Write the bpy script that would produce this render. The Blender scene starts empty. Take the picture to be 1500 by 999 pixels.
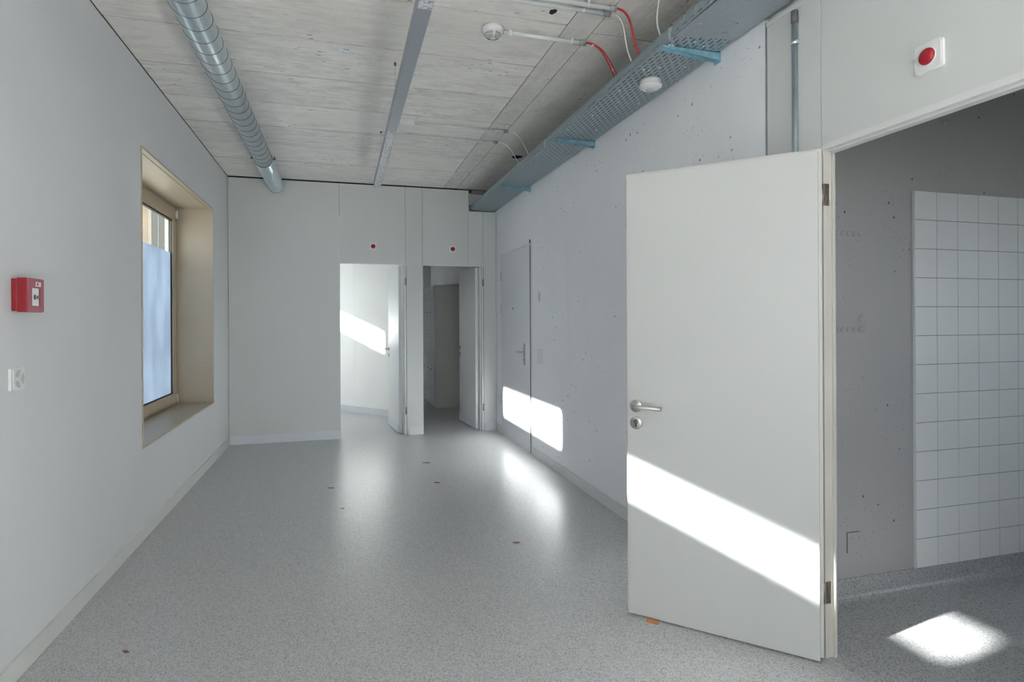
import bpy, bmesh, math, random
from mathutils import Vector, Matrix, Euler
random.seed(7)
SC = bpy.context.scene
COL = SC.collection
R = math.radians

# ------------------------------------------------------------------ camera
CAM_H, F_PX, CX, CYH, YAW, ROLL = 1.40, 869.0, 750.0, 470.0, R(16.05), R(0.28)
cam_d = bpy.data.cameras.new('camera')
cam = bpy.data.objects.new('camera', cam_d); COL.objects.link(cam)
cam_d.sensor_width = 36.0
cam_d.lens = F_PX / 1500.0 * 36.0
cam_d.shift_y = -(499.5 - CYH) / 1500.0
cam_d.clip_start = 0.02; cam_d.clip_end = 300
cam.matrix_world = (Matrix.Translation((0, 0, CAM_H)) @ Matrix.Rotation(-YAW, 4, 'Z')
                    @ Matrix.Rotation(R(90), 4, 'X') @ Matrix.Rotation(-ROLL, 4, 'Z'))
SC.camera = cam

# ------------------------------------------------------------------ world, sun, exposure
SKY = 0.9
w = bpy.data.worlds.new('sky'); SC.world = w; w.use_nodes = True
bg = w.node_tree.nodes['Background']
bg.inputs[0].default_value = (0.88, 0.94, 1.0, 1); bg.inputs[1].default_value = SKY
SUN_DIR = Vector((3.485, 0.65, -1.815)).normalized()
sd = bpy.data.lights.new('sun', 'SUN'); sd.energy = 15.0; sd.angle = R(1.5); sd.color = (1.0, 0.955, 0.92)
sun = bpy.data.objects.new('sun', sd); COL.objects.link(sun)
sun.location = (-12, -2, 9); sun.rotation_euler = SUN_DIR.to_track_quat('-Z', 'Y').to_euler()
def portal(name, loc, rot, sx, sy):
    d = bpy.data.lights.new(name, 'AREA'); d.shape = 'RECTANGLE'; d.size = sx; d.size_y = sy
    d.cycles.is_portal = True
    o = bpy.data.objects.new(name, d); COL.objects.link(o); o.location = loc; o.rotation_euler = rot
    return o
portal('rear_window_portal', (0.2, -5.16, 1.65), (R(90), 0, 0), 2.0, 1.8)
portal('washroom_window_portal', (4.72, 0.90, 1.625), (0, R(90), 0), 1.2, 1.05)
portal('side_window_portal', (-1.68, -2.75, 1.56), (0, R(-90), 0), 1.9, 3.5)    # daylight through the added windows behind the camera
vs = SC.view_settings
vs.view_transform = 'Standard'; vs.look = 'None'; vs.gamma = 1.0; vs.exposure = 2.55; vs.use_curve_mapping = False
SC.cycles.use_denoising = True
SC.cycles.max_bounces = 12; SC.cycles.diffuse_bounces = 8; SC.cycles.transparent_max_bounces = 12

# ------------------------------------------------------------------ pixel helper
def ray(u, v):
    a = (u - CX) / F_PX; b = -(v - CYH) / F_PX
    c, s = math.cos(ROLL), math.sin(ROLL)
    a, b = a * c + b * s, -a * s + b * c
    return Vector((math.cos(YAW) * a + math.sin(YAW), -math.sin(YAW) * a + math.cos(YAW), b))
def hit(u, v, axis, val):
    """point where the sight line of a pixel meets the plane axis = val"""
    o = Vector((0, 0, CAM_H)); d = ray(u, v)
    return o + d * ((val - o[axis]) / d[axis])

# ------------------------------------------------------------------ materials
def new_mat(name):
    m = bpy.data.materials.new(name); m.use_nodes = True
    nt = m.node_tree
    return m, nt, nt.nodes['Principled BSDF']
def N(nt, t, **kw):
    n = nt.nodes.new(t)
    for k, v in kw.items(): setattr(n, k, v)
    return n
def L(nt, a, b): nt.links.new(a, b)
def ramp(nt, src, stops):
    r = N(nt, 'ShaderNodeValToRGB'); e = r.color_ramp.elements
    while len(e) < len(stops): e.new(0.5)
    for i, (p, c) in enumerate(stops):
        e[i].position = p; e[i].color = c if len(c) == 4 else (*c, 1)
    L(nt, src, r.inputs[0]); return r.outputs[0]
def pos(nt, scale=(1, 1, 1)):
    g = N(nt, 'ShaderNodeNewGeometry'); m = N(nt, 'ShaderNodeMapping')
    m.inputs['Scale'].default_value = scale; L(nt, g.outputs['Position'], m.inputs[0]); return m.outputs[0]
def noise(nt, vec, scale, detail=3, rough=0.55):
    n = N(nt, 'ShaderNodeTexNoise'); n.inputs['Scale'].default_value = scale
    n.inputs['Detail'].default_value = detail; n.inputs['Roughness'].default_value = rough
    L(nt, vec, n.inputs['Vector']); return n.outputs['Fac']
def voro(nt, vec, scale, out='Distance', feature='F1', rnd=1.0):
    n = N(nt, 'ShaderNodeTexVoronoi', feature=feature); n.inputs['Scale'].default_value = scale
    n.inputs['Randomness'].default_value = rnd
    L(nt, vec, n.inputs['Vector']); return n.outputs[out]
def mix(nt, fac, a, b, mode='MIX'):
    m = N(nt, 'ShaderNodeMix', data_type='RGBA', blend_type=mode)
    for i, x in ((0, fac), (6, a), (7, b)):
        if hasattr(x, 'links'): L(nt, x, m.inputs[i])
        elif i == 0: m.inputs[0].default_value = x
        else: m.inputs[i].default_value = (*x, 1)
    return m.outputs[2]
def math_n(nt, op, a, b=0.0):
    m = N(nt, 'ShaderNodeMath', operation=op)
    for i, x in enumerate((a, b)):
        if hasattr(x, 'links'): L(nt, x, m.inputs[i])
        else: m.inputs[i].default_value = x
    return m.outputs[0]
def bump(nt, b, h, strength=0.2, dist=0.01):
    n = N(nt, 'ShaderNodeBump'); n.inputs['Strength'].default_value = strength
    n.inputs['Distance'].default_value = dist
    L(nt, h, n.inputs['Height']); L(nt, n.outputs[0], b.inputs['Normal'])
def plain(name, col, rough=0.5, metal=0.0, var=0.05, vscale=3.0, spec=0.5):
    m, nt, b = new_mat(name)
    f = noise(nt, pos(nt), vscale, 4)
    c = ramp(nt, f, [(0.3, tuple(x * (1 - var) for x in col)), (0.7, tuple(min(1, x * (1 + var)) for x in col))])
    L(nt, c, b.inputs['Base Color'])
    b.inputs['Roughness'].default_value = rough; b.inputs['Metallic'].default_value = metal
    b.inputs['Specular IOR Level'].default_value = spec
    return m
def painted_concrete(name, col, pit=(0.12, 0.12, 0.13), rough=0.6, dens=1.0):
    m, nt, b = new_mat(name)
    p = pos(nt)
    f = noise(nt, p, 1.3, 5, 0.6)
    base = ramp(nt, f, [(0.25, tuple(x * 0.95 for x in col)), (0.75, tuple(x * 1.04 for x in col))])
    d1 = voro(nt, p, 13); d2 = voro(nt, p, 38)
    wob = noise(nt, p, 60, 2)
    gate = ramp(nt, noise(nt, p, 2.6, 3, 0.7), [(0.47, (0, 0, 0)), (0.56, (1, 1, 1))])
    s1 = ramp(nt, math_n(nt, 'ADD', d1, math_n(nt, 'MULTIPLY', wob, 0.05)), [(0.095, (1, 1, 1)), (0.125, (0, 0, 0))])
    s2 = ramp(nt, math_n(nt, 'ADD', d2, math_n(nt, 'MULTIPLY', wob, 0.08)), [(0.13, (1, 1, 1)), (0.18, (0, 0, 0))])
    pits = math_n(nt, 'MAXIMUM', math_n(nt, 'MULTIPLY', s1, math_n(nt, 'MULTIPLY', gate, dens)),
                  math_n(nt, 'MULTIPLY', s2, math_n(nt, 'MULTIPLY', gate, dens * 0.7)))
    c = mix(nt, pits, base, pit)
    L(nt, c, b.inputs['Base Color'])
    b.inputs['Roughness'].default_value = rough
    h = math_n(nt, 'SUBTRACT', math_n(nt, 'MULTIPLY', noise(nt, p, 45, 3), 0.15), pits)
    bump(nt, b, h, 0.35, 0.004)
    return m
def board_concrete(name, col, axis='X'):
    m, nt, b = new_mat(name)
    st = (0.9, 16, 1) if axis == 'X' else (16, 0.9, 1)
    st2 = (5, 60, 1) if axis == 'X' else (60, 5, 1)
    p = pos(nt)
    tint = N(nt, 'ShaderNodeObjectInfo').outputs['Random']
    streak = noise(nt, pos(nt, st), 1.6, 6, 0.65)
    fine = noise(nt, pos(nt, st2), 1.4, 5, 0.7)
    big = noise(nt, p, 1.1, 4, 0.6)
    c = ramp(nt, streak, [(0.30, tuple(x * 0.62 for x in col)), (0.50, col), (0.70, tuple(x * 1.14 for x in col))])
    c = mix(nt, 0.55, c, ramp(nt, fine, [(0.34, tuple(x * 0.60 for x in col)), (0.56, tuple(x * 1.08 for x in col))]))
    c = mix(nt, ramp(nt, big, [(0.35, (0.6, 0.6, 0.6)), (0.65, (0, 0, 0))]), c, tuple(x * 0.80 for x in col))
    mid = noise(nt, pos(nt, (1.0, 2.2, 1)), 5.0, 6, 0.72)
    c = mix(nt, ramp(nt, mid, [(0.36, (0.55, 0.55, 0.55)), (0.52, (0, 0, 0))]), c, tuple(x * 0.62 for x in col))
    c = mix(nt, math_n(nt, 'MULTIPLY', tint, 0.35), c, tuple(x * 1.15 for x in col))
    # small torn fibres and blow holes, drawn out along the boards
    g = ramp(nt, noise(nt, p, 2.2, 3, 0.7), [(0.51, (0, 0, 0)), (0.62, (1, 1, 1))])
    sp = ramp(nt, voro(nt, pos(nt, (7, 20, 1) if axis == 'X' else (20, 7, 1)), 1.5), [(0.12, (1, 1, 1)), (0.20, (0, 0, 0))])
    c = mix(nt, math_n(nt, 'MULTIPLY', math_n(nt, 'MULTIPLY', sp, g), 0.75), c, (0.10, 0.095, 0.09))
    # rusty pink timber stains
    rs = ramp(nt, noise(nt, pos(nt, (1.2, 4.0, 1)), 1.3, 4, 0.7), [(0.62, (0, 0, 0)), (0.74, (1, 1, 1))])
    c = mix(nt, math_n(nt, 'MULTIPLY', rs, 0.35), c, (0.36, 0.22, 0.16))
    L(nt, c, b.inputs['Base Color']); b.inputs['Roughness'].default_value = 0.75
    bump(nt, b, math_n(nt, 'ADD', streak, math_n(nt, 'MULTIPLY', fine, 0.6)), 0.35, 0.006)
    return m
def vinyl(name, dark, light, rough, scale, contrast=1.0):
    m, nt, b = new_mat(name)
    p = pos(nt)
    cell = voro(nt, p, scale, 'Color'); cell2 = voro(nt, p, scale * 0.55, 'Color')
    bw = N(nt, 'ShaderNodeSeparateColor'); L(nt, cell, bw.inputs[0])
    bw2 = N(nt, 'ShaderNodeSeparateColor'); L(nt, cell2, bw2.inputs[0])
    c = ramp(nt, bw.outputs[0], [(0.0, dark), (0.35, tuple((a + 2 * q) / 3 for a, q in zip(dark, light))), (1.0, light)])
    flecks = ramp(nt, bw2.outputs[1], [(0.86, (0, 0, 0)), (0.9, (1, 1, 1))])
    c = mix(nt, math_n(nt, 'MULTIPLY', flecks, 0.35 * contrast), c, tuple(x * 0.45 for x in dark))
    soft = noise(nt, p, 0.9, 4, 0.55)
    c = mix(nt, ramp(nt, soft, [(0.3, (0.16, 0.16, 0.16)), (0.75, (0, 0, 0))]), c, tuple(x * 0.7 for x in light))
    L(nt, c, b.inputs['Base Color'])
    b.inputs['Roughness'].default_value = rough
    bump(nt, b, noise(nt, p, 260, 2), 0.06, 0.001)
    return m
def galvanized(name, col, rough=0.38):
    m, nt, b = new_mat(name)
    p = pos(nt)
    cell = voro(nt, p, 90, 'Color')
    s = N(nt, 'ShaderNodeSeparateColor'); L(nt, cell, s.inputs[0])
    c = ramp(nt, s.outputs[0], [(0, tuple(x * 0.95 for x in col)), (1, tuple(x * 1.04 for x in col))])
    L(nt, c, b.inputs['Base Color']); b.inputs['Metallic'].default_value = 0.85
    L(nt, ramp(nt, s.outputs[1], [(0, (rough * 0.95,) * 3), (1, (rough * 1.06,) * 3)]), b.inputs['Roughness'])
    return m
def glass_mat(name, tint=(0.93, 0.96, 0.97)):
    m = bpy.data.materials.new(name); m.use_nodes = True; nt = m.node_tree
    nt.nodes.remove(nt.nodes['Principled BSDF']); out = nt.nodes['Material Output']
    t = N(nt, 'ShaderNodeBsdfTransparent'); t.inputs[0].default_value = (*tint, 1)
    g = N(nt, 'ShaderNodeBsdfGlossy'); g.inputs['Roughness'].default_value = 0.02
    lw = N(nt, 'ShaderNodeLayerWeight'); lw.inputs[0].default_value = 0.5
    fac = math_n(nt, 'ADD', math_n(nt, 'MULTIPLY', math_n(nt, 'POWER', lw.outputs['Facing'], 4.0), 0.5), 0.03)
    mx = N(nt, 'ShaderNodeMixShader'); L(nt, fac, mx.inputs[0]); L(nt, t.outputs[0], mx.inputs[1]); L(nt, g.outputs[0], mx.inputs[2])
    L(nt, mx.outputs[0], out.inputs[0]); return m
def film_mat(name, col):
    m = bpy.data.materials.new(name); m.use_nodes = True; nt = m.node_tree
    nt.nodes.remove(nt.nodes['Principled BSDF']); out = nt.nodes['Material Output']
    p = pos(nt, (1, 1.6, 1))
    f = noise(nt, p, 2.2, 3, 0.5)
    c = ramp(nt, f, [(0.3, tuple(x * 0.86 for x in col)), (0.7, tuple(x * 1.1 for x in col))])
    t = N(nt, 'ShaderNodeBsdfTranslucent'); L(nt, c, t.inputs[0])
    d = N(nt, 'ShaderNodeBsdfDiffuse'); d.inputs[0].default_value = (0.5, 0.53, 0.58, 1)
    mx = N(nt, 'ShaderNodeMixShader'); mx.inputs[0].default_value = 0.15
    L(nt, t.outputs[0], mx.inputs[1]); L(nt, d.outputs[0], mx.inputs[2]); L(nt, mx.outputs[0], out.inputs[0]); return m

M = {}
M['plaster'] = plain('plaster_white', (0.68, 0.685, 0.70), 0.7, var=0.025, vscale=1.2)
M['lifted_white'] = plain('lifted_white_wall', (0.86, 0.86, 0.855), 0.6, var=0.015)  # wall white raised in colour to brighten the left rear room
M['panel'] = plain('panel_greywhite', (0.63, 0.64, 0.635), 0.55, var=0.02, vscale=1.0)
M['conc_white'] = painted_concrete('concrete_white_paint', (0.82, 0.825, 0.855))
M['conc_grey'] = painted_concrete('concrete_grey_paint', (0.475, 0.463, 0.468), dens=1.0)
M['ceil'] = board_concrete('board_marked_concrete', (0.86, 0.83, 0.785), 'X')
M['ceil_long'] = board_concrete('board_marked_concrete_long', (0.74, 0.715, 0.675), 'Y')
M['ceil_joint'] = plain('concrete_joint', (0.14, 0.13, 0.12), 0.9)
M['floor'] = vinyl('floor_vinyl', (0.24, 0.242, 0.248), (0.64, 0.64, 0.65), 0.30, 300)
M['floor_wet'] = vinyl('floor_safety_vinyl', (0.20, 0.20, 0.205), (0.60, 0.60, 0.61), 0.36, 300, 1.4)
M['galv'] = galvanized('galvanized_steel', (0.66, 0.75, 0.79), 0.30)
M['galv_tray'] = galvanized('galvanized_tray', (0.42, 0.495, 0.525), 0.45)
M['galv_plate'] = galvanized('galvanized_plate', (0.44, 0.49, 0.525), 0.42)
M['zinc_blue'] = plain('blue_zinc', (0.30, 0.54, 0.64), 0.35, 0.45, 0.15, 20)
M['door'] = plain('door_laminate', (0.54, 0.545, 0.54), 0.38, var=0.015, vscale=1.0)
M['door_pale'] = plain('door_pale_paint', (0.73, 0.735, 0.755), 0.4, var=0.015)
M['door_edge'] = plain('door_edge', (0.62, 0.60, 0.585), 0.5, var=0.03)
M['frame'] = plain('frame_cream', (0.60, 0.58, 0.53), 0.4, var=0.05)
M['frame_white'] = plain('frame_white', (0.70, 0.70, 0.70), 0.4, var=0.03)
M['skirting'] = plain('skirting_pale', (0.66, 0.665, 0.65), 0.45, var=0.03)
M['skirting_blue'] = plain('skirting_white', (0.68, 0.70, 0.75), 0.45, var=0.03)
M['beige'] = plain('window_beige', (0.50, 0.425, 0.325), 0.38, 0.25, 0.05, 2)
M['gasket'] = plain('black_rubber', (0.015, 0.015, 0.018), 0.6)
M['glass'] = glass_mat('window_glass')
M['glass_dim'] = glass_mat('dimming_glass', (0.66, 0.69, 0.69))  # window glass tinted darker to dim the sun patches and outside view
M['film'] = film_mat('frosted_film', (0.205, 0.23, 0.268))
M['light_stop_sheet'] = plain('light_stop_sheet', (0.66, 0.66, 0.65), 0.8)  # opaque unseen sheet added over window two to cut light on the door
M['film_lift'] = film_mat('brightened_film', (0.60, 0.61, 0.62))  # same film made more translucent to brighten the rear rooms
M['steel'] = plain('brushed_steel', (0.52, 0.51, 0.49), 0.28, 0.95, 0.06, 40)
M['steel_dark'] = plain('dark_steel', (0.16, 0.15, 0.14), 0.4, 0.7)
M['brass'] = plain('dull_hinge_steel', (0.36, 0.31, 0.25), 0.38, 0.85, 0.2, 60)
M['white_pl'] = plain('white_plastic', (0.74, 0.74, 0.74), 0.4, var=0.02)
M['grey_pl'] = plain('grey_plastic', (0.52, 0.53, 0.54), 0.45, var=0.03)
M['bush'] = plain('bush_grey', (0.30, 0.31, 0.32), 0.5)
M['grey_dark'] = plain('dark_grey_plastic', (0.12, 0.12, 0.125), 0.5)
M['conduit'] = plain('grey_conduit', (0.70, 0.71, 0.72), 0.35, 0.1)
M['red'] = plain('red_plastic', (0.28, 0.012, 0.02), 0.35, var=0.06)
M['red_face'] = plain('red_plastic_face', (0.40, 0.10, 0.125), 0.35, var=0.05)
M['red_lens'] = plain('red_lens', (0.36, 0.006, 0.02), 0.22, var=0.1)
M['red_cable'] = plain('red_cable', (0.50, 0.03, 0.03), 0.45)
M['white_cable'] = plain('white_cable', (0.78, 0.78, 0.76), 0.5)
M['lamp_grey'] = plain('lamp_cover', (0.33, 0.36, 0.40), 0.45, 0.3, 0.02)
M['tile'] = plain('glazed_tile', (0.86, 0.87, 0.88), 0.5, var=0.03, vscale=2)
M['grout'] = plain('grout', (0.30, 0.30, 0.31), 0.8)
M['locker'] = plain('locker_side', (0.62, 0.62, 0.59), 0.45, var=0.02)
M['locker_door'] = plain('locker_front_lit', (0.64, 0.68, 0.74), 0.35, var=0.02)  # bluish window light put into the colour of the fronts
M['dark'] = plain('painted_shade', (0.012, 0.012, 0.014), 0.9)  # solid black that stands for shade in holes and gaps
M['wedge'] = plain('orange_wood', (0.62, 0.25, 0.10), 0.6, var=0.25, vscale=60)
M['wood_ext'] = plain('weathered_boards', (0.13, 0.10, 0.07), 0.7, var=0.12, vscale=6)
M['ext_ground'] = plain('outside_ground', (0.30, 0.295, 0.27), 0.9, var=0.2, vscale=1)
M['paper'] = plain('paper', (0.80, 0.81, 0.82), 0.7, var=0.03)
M['ink'] = plain('ink', (0.20, 0.22, 0.30), 0.7)
M['ext_white'] = plain('outside_render', (0.62, 0.64, 0.66), 0.8)
M['ext_grey'] = plain('grey_facade_boards', (0.075, 0.075, 0.07), 0.8, var=0.1)
M['rubble'] = plain('grey_mineral_wool', (0.27, 0.26, 0.26), 0.95, var=0.3, vscale=25)
M['leaf_brown'] = plain('brown_scrap', (0.20, 0.09, 0.05), 0.8, var=0.3, vscale=90)
def lens_mat():
    m, nt, b = new_mat('prismatic_lens')
    p = pos(nt, (1, 1, 1)); v = voro(nt, p, 75)
    c = ramp(nt, v, [(0.0, (0.78, 0.79, 0.82)), (0.55, (0.60, 0.61, 0.64)), (0.8, (0.36, 0.37, 0.40))])
    L(nt, c, b.inputs['Base Color']); b.inputs['Roughness'].default_value = 0.25
    bump(nt, b, v, 0.6, 0.006); return m
M['lens'] = lens_mat()

# ------------------------------------------------------------------ mesh helpers
class MB:
    """collects shapes; build() links them as one mesh object"""
    def __init__(s): s.bm = bmesh.new()
    def box(s, x0, x1, y0, y1, z0, z1, bev=0.0):
        vs = [s.bm.verts.new((x, y, z)) for x in (x0, x1) for y in (y0, y1) for z in (z0, z1)]
        fs = []
        for q in ((0, 1, 3, 2), (4, 6, 7, 5), (0, 4, 5, 1), (2, 3, 7, 6), (0, 2, 6, 4), (1, 5, 7, 3)):
            fs.append(s.bm.faces.new([vs[i] for i in q]))
        if bev > 0:
            es = list({e for f in fs for e in f.edges})
            bmesh.ops.bevel(s.bm, geom=es, offset=bev, segments=2, profile=0.6, affect='EDGES')
        return s
    def tube(s, pts, r, seg=12, closed=False, cap=True):
        pts = [Vector(p) for p in pts]; n = len(pts); rings = []
        up = None
        for i, p in enumerate(pts):
            t = (pts[min(i + 1, n - 1)] - pts[max(i - 1, 0)]).normalized()
            if up is None: up = Vector((0, 0, 1)) if abs(t.z) < 0.9 else Vector((1, 0, 0))
            a = t.cross(up).normalized(); b = a.cross(t).normalized(); up = b
            rr = r[i] if isinstance(r, (list, tuple)) else r
            rings.append([s.bm.verts.new(p + a * rr * math.cos(2 * math.pi * k / seg) + b * rr * math.sin(2 * math.pi * k / seg)) for k in range(seg)])
        for i in range(n - 1):
            for k in range(seg):
                f = s.bm.faces.new((rings[i][k], rings[i][(k + 1) % seg], rings[i + 1][(k + 1) % seg], rings[i + 1][k])); f.smooth = True
        if cap:
            s.bm.faces.new(rings[0][::-1]); s.bm.faces.new(rings[-1])
        return s
    def lathe(s, prof, origin, axis, seg=32):
        """prof: (radius, height along axis); closed by caps"""
        ax = Vector(axis).normalized(); o = Vector(origin)
        t = Vector((0, 0, 1)) if abs(ax.z) < 0.9 else Vector((1, 0, 0))
        a = ax.cross(t).normalized(); b = ax.cross(a).normalized(); rings = []
        for r_, h in prof:
            if r_ < 1e-6: rings.append([s.bm.verts.new(o + ax * h)])
            else: rings.append([s.bm.verts.new(o + ax * h + (a * math.cos(2 * math.pi * k / seg) + b * math.sin(2 * math.pi * k / seg)) * r_) for k in range(seg)])
        for i in range(len(rings) - 1):
            A, B = rings[i], rings[i + 1]
            for k in range(seg):
                k2 = (k + 1) % seg
                if len(A) == 1 and len(B) == 1: continue
                if len(A) == 1: f = s.bm.faces.new((A[0], B[k2], B[k]))
                elif len(B) == 1: f = s.bm.faces.new((A[k], A[k2], B[0]))
                else: f = s.bm.faces.new((A[k], A[k2], B[k2], B[k]))
                f.smooth = True
        for rg in (rings[0], rings[-1]):
            if len(rg) > 2: s.bm.faces.new(rg)
        return s
    def prism(s, poly, d, origin=(0, 0, 0), ex=(1, 0, 0), ey=(0, 0, 1), en=(0, 1, 0)):
        o, ex, ey, en = Vector(origin), Vector(ex), Vector(ey), Vector(en)
        A = [s.bm.verts.new(o + ex * x + ey * y) for x, y in poly]
        B = [s.bm.verts.new(o + ex * x + ey * y + en * d) for x, y in poly]
        s.bm.faces.new(A[::-1]); s.bm.faces.new(B)
        for i in range(len(A)):
            j = (i + 1) % len(A); s.bm.faces.new((A[i], A[j], B[j], B[i]))
        return s
    def build(s, name, mat, parent=None, smooth_angle=None):
        bmesh.ops.recalc_face_normals(s.bm, faces=s.bm.faces)
        me = bpy.data.meshes.new(name); s.bm.to_mesh(me); s.bm.free()
        me.materials.append(M[mat] if isinstance(mat, str) else mat)
        o = bpy.data.objects.new(name, me); COL.objects.link(o)
        if parent: o.parent = parent
        return o
def B(name, mat, x0, x1, y0, y1, z0, z1, parent=None, bev=0.0):
    return MB().box(x0, x1, y0, y1, z0, z1, bev).build(name, mat, parent)
def tag(o, label, cat, group=None, kind=None):
    o['label'] = label; o['category'] = cat
    if group: o['group'] = group
    if kind: o['kind'] = kind
    return o
def thing(name, label, cat, loc=(0, 0, 0), rotz=0.0, group=None, kind=None):
    o = bpy.data.objects.new(name, None); COL.objects.link(o)
    o.location = loc; o.rotation_euler = (0, 0, rotz); o.empty_display_size = 0.05
    return tag(o, label, cat, group, kind)
def struct(o, label, cat): return tag(o, label, cat, kind='structure')
def rounded(w, h, r, n=5):
    pts = []
    for cx, cy, a0 in ((w / 2 - r, h / 2 - r, 0), (-w / 2 + r, h / 2 - r, 90), (-w / 2 + r, -h / 2 + r, 180), (w / 2 - r, -h / 2 + r, 270)):
        for i in range(n + 1):
            a = R(a0 + 90 * i / n); pts.append((cx + r * math.cos(a), cy + r * math.sin(a)))
    return pts
def bez(p0, p1, p2, p3, n=16):
    p0, p1, p2, p3 = map(Vector, (p0, p1, p2, p3)); out = []
    for i in range(n + 1):
        t = i / n; out.append(p0 * (1 - t) ** 3 + p1 * 3 * t * (1 - t) ** 2 + p2 * 3 * t * t * (1 - t) + p3 * t ** 3)
    return out

# ================================================================== THE SETTING
XL, XR, YB, ZC, YR = -1.24, 1.92, 7.39, 3.07, -5.0
PW = 0.05                       # thickness of the light partition with the washroom door
YW = 2.385                      # tiled washroom wall
struct(B('floor', 'floor', -1.66, XR + 0.02, YR - 0.3, 13.5, -0.12, 0.0), 'grey speckled vinyl floor with a soft sheen', 'floor')
struct(B('floor_washroom', 'floor_wet', XR + 0.02, 4.7, -0.8, 2.6, -0.12, 0.0), 'dark speckled safety vinyl floor of the washroom', 'floor')

# ---- ceiling: slab and the imprints of the shuttering panels
ceil = struct(B('ceiling', 'ceil_joint', -1.66, 4.7, YR - 0.3, 13.5, ZC + 0.006, ZC + 0.25), 'raw board-marked concrete ceiling', 'ceiling')
GAP = 0.0072
seams = [3.705 + 0.5725 * k for k in range(-15, 7)]
ys = [YR] + seams + [YB - 0.002]
for i in range(len(ys) - 1):
    a, b_ = ys[i] + GAP, ys[i + 1] - GAP
    zz = ZC + random.uniform(-0.0015, 0.0015)
    MB().box(XL + 0.004, 1.235 - 0.0028, a, b_, zz, ZC + 0.010, 0.0).build('shuttering_panel', 'ceil', ceil)
for x0, x1, cuts in ((1.235, 1.405, [YR, -0.6, 1.9, 4.86, 6.55, YB]), (1.405, XR - 0.003, [YR, 0.4, 3.19, 5.75, YB])):
    for i in range(len(cuts) - 1):
        zz = ZC + random.uniform(-0.0015, 0.0015)
        MB().box(x0 + 0.0028, x1 - 0.0028, cuts[i] + GAP, cuts[i + 1] - GAP - (0.002 if i == len(cuts) - 2 else 0), zz, ZC + 0.010).build('shuttering_board', 'ceil_long', ceil)
# blown cavity as a flat black disc, its inner shade put into the colour
def blob(name, cx, cy, rx, ry, parent, mat='dark', z=ZC):
    poly = []
    for k in range(18):
        a = 2 * math.pi * k / 18; q = random.uniform(0.7, 1.15)
        poly.append((cx + rx * q * math.cos(a), cy + ry * q * math.sin(a)))
    return MB().prism(poly, 0.012, (0, 0, z - 0.0022), (1, 0, 0), (0, 1, 0), (0, 0, 1)).build(name, mat, parent)
p = hit(810, 17, 2, ZC); blob('cavity', p.x, p.y, 0.022, 0.03, ceil)
p = hit(757, 230, 2, ZC); blob('cavity', p.x, p.y, 0.05, 0.06, ceil)

# ---- left wall with deep window openings (window rows repeat every four metres)
WIN = {1: (4.34, 6.565), 2: (1.02, 2.55), 3: (8.46, 10.5), 4: (11.75, 13.0), 6: (-4.45, -1.05)}  # window six is added behind the camera to fill the room with light
WZ0, WZ1 = 0.585, 2.545
wl = MB()
cuts = sorted(WIN.values()); y = YR - 0.2
for a, b_ in cuts + [(13.4, None)]:
    wl.box(-1.66, XL, y, a, 0.0, ZC - 0.006)
    if b_ is None: break
    wl.box(-1.66, XL, a, b_, 0.0, WZ0); wl.box(-1.66, XL, a, b_, WZ1, ZC - 0.006)
    y = b_
struct(wl.build('wall_left', 'plaster'), 'smooth pale plastered outer wall with the deep window', 'wall')

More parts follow.
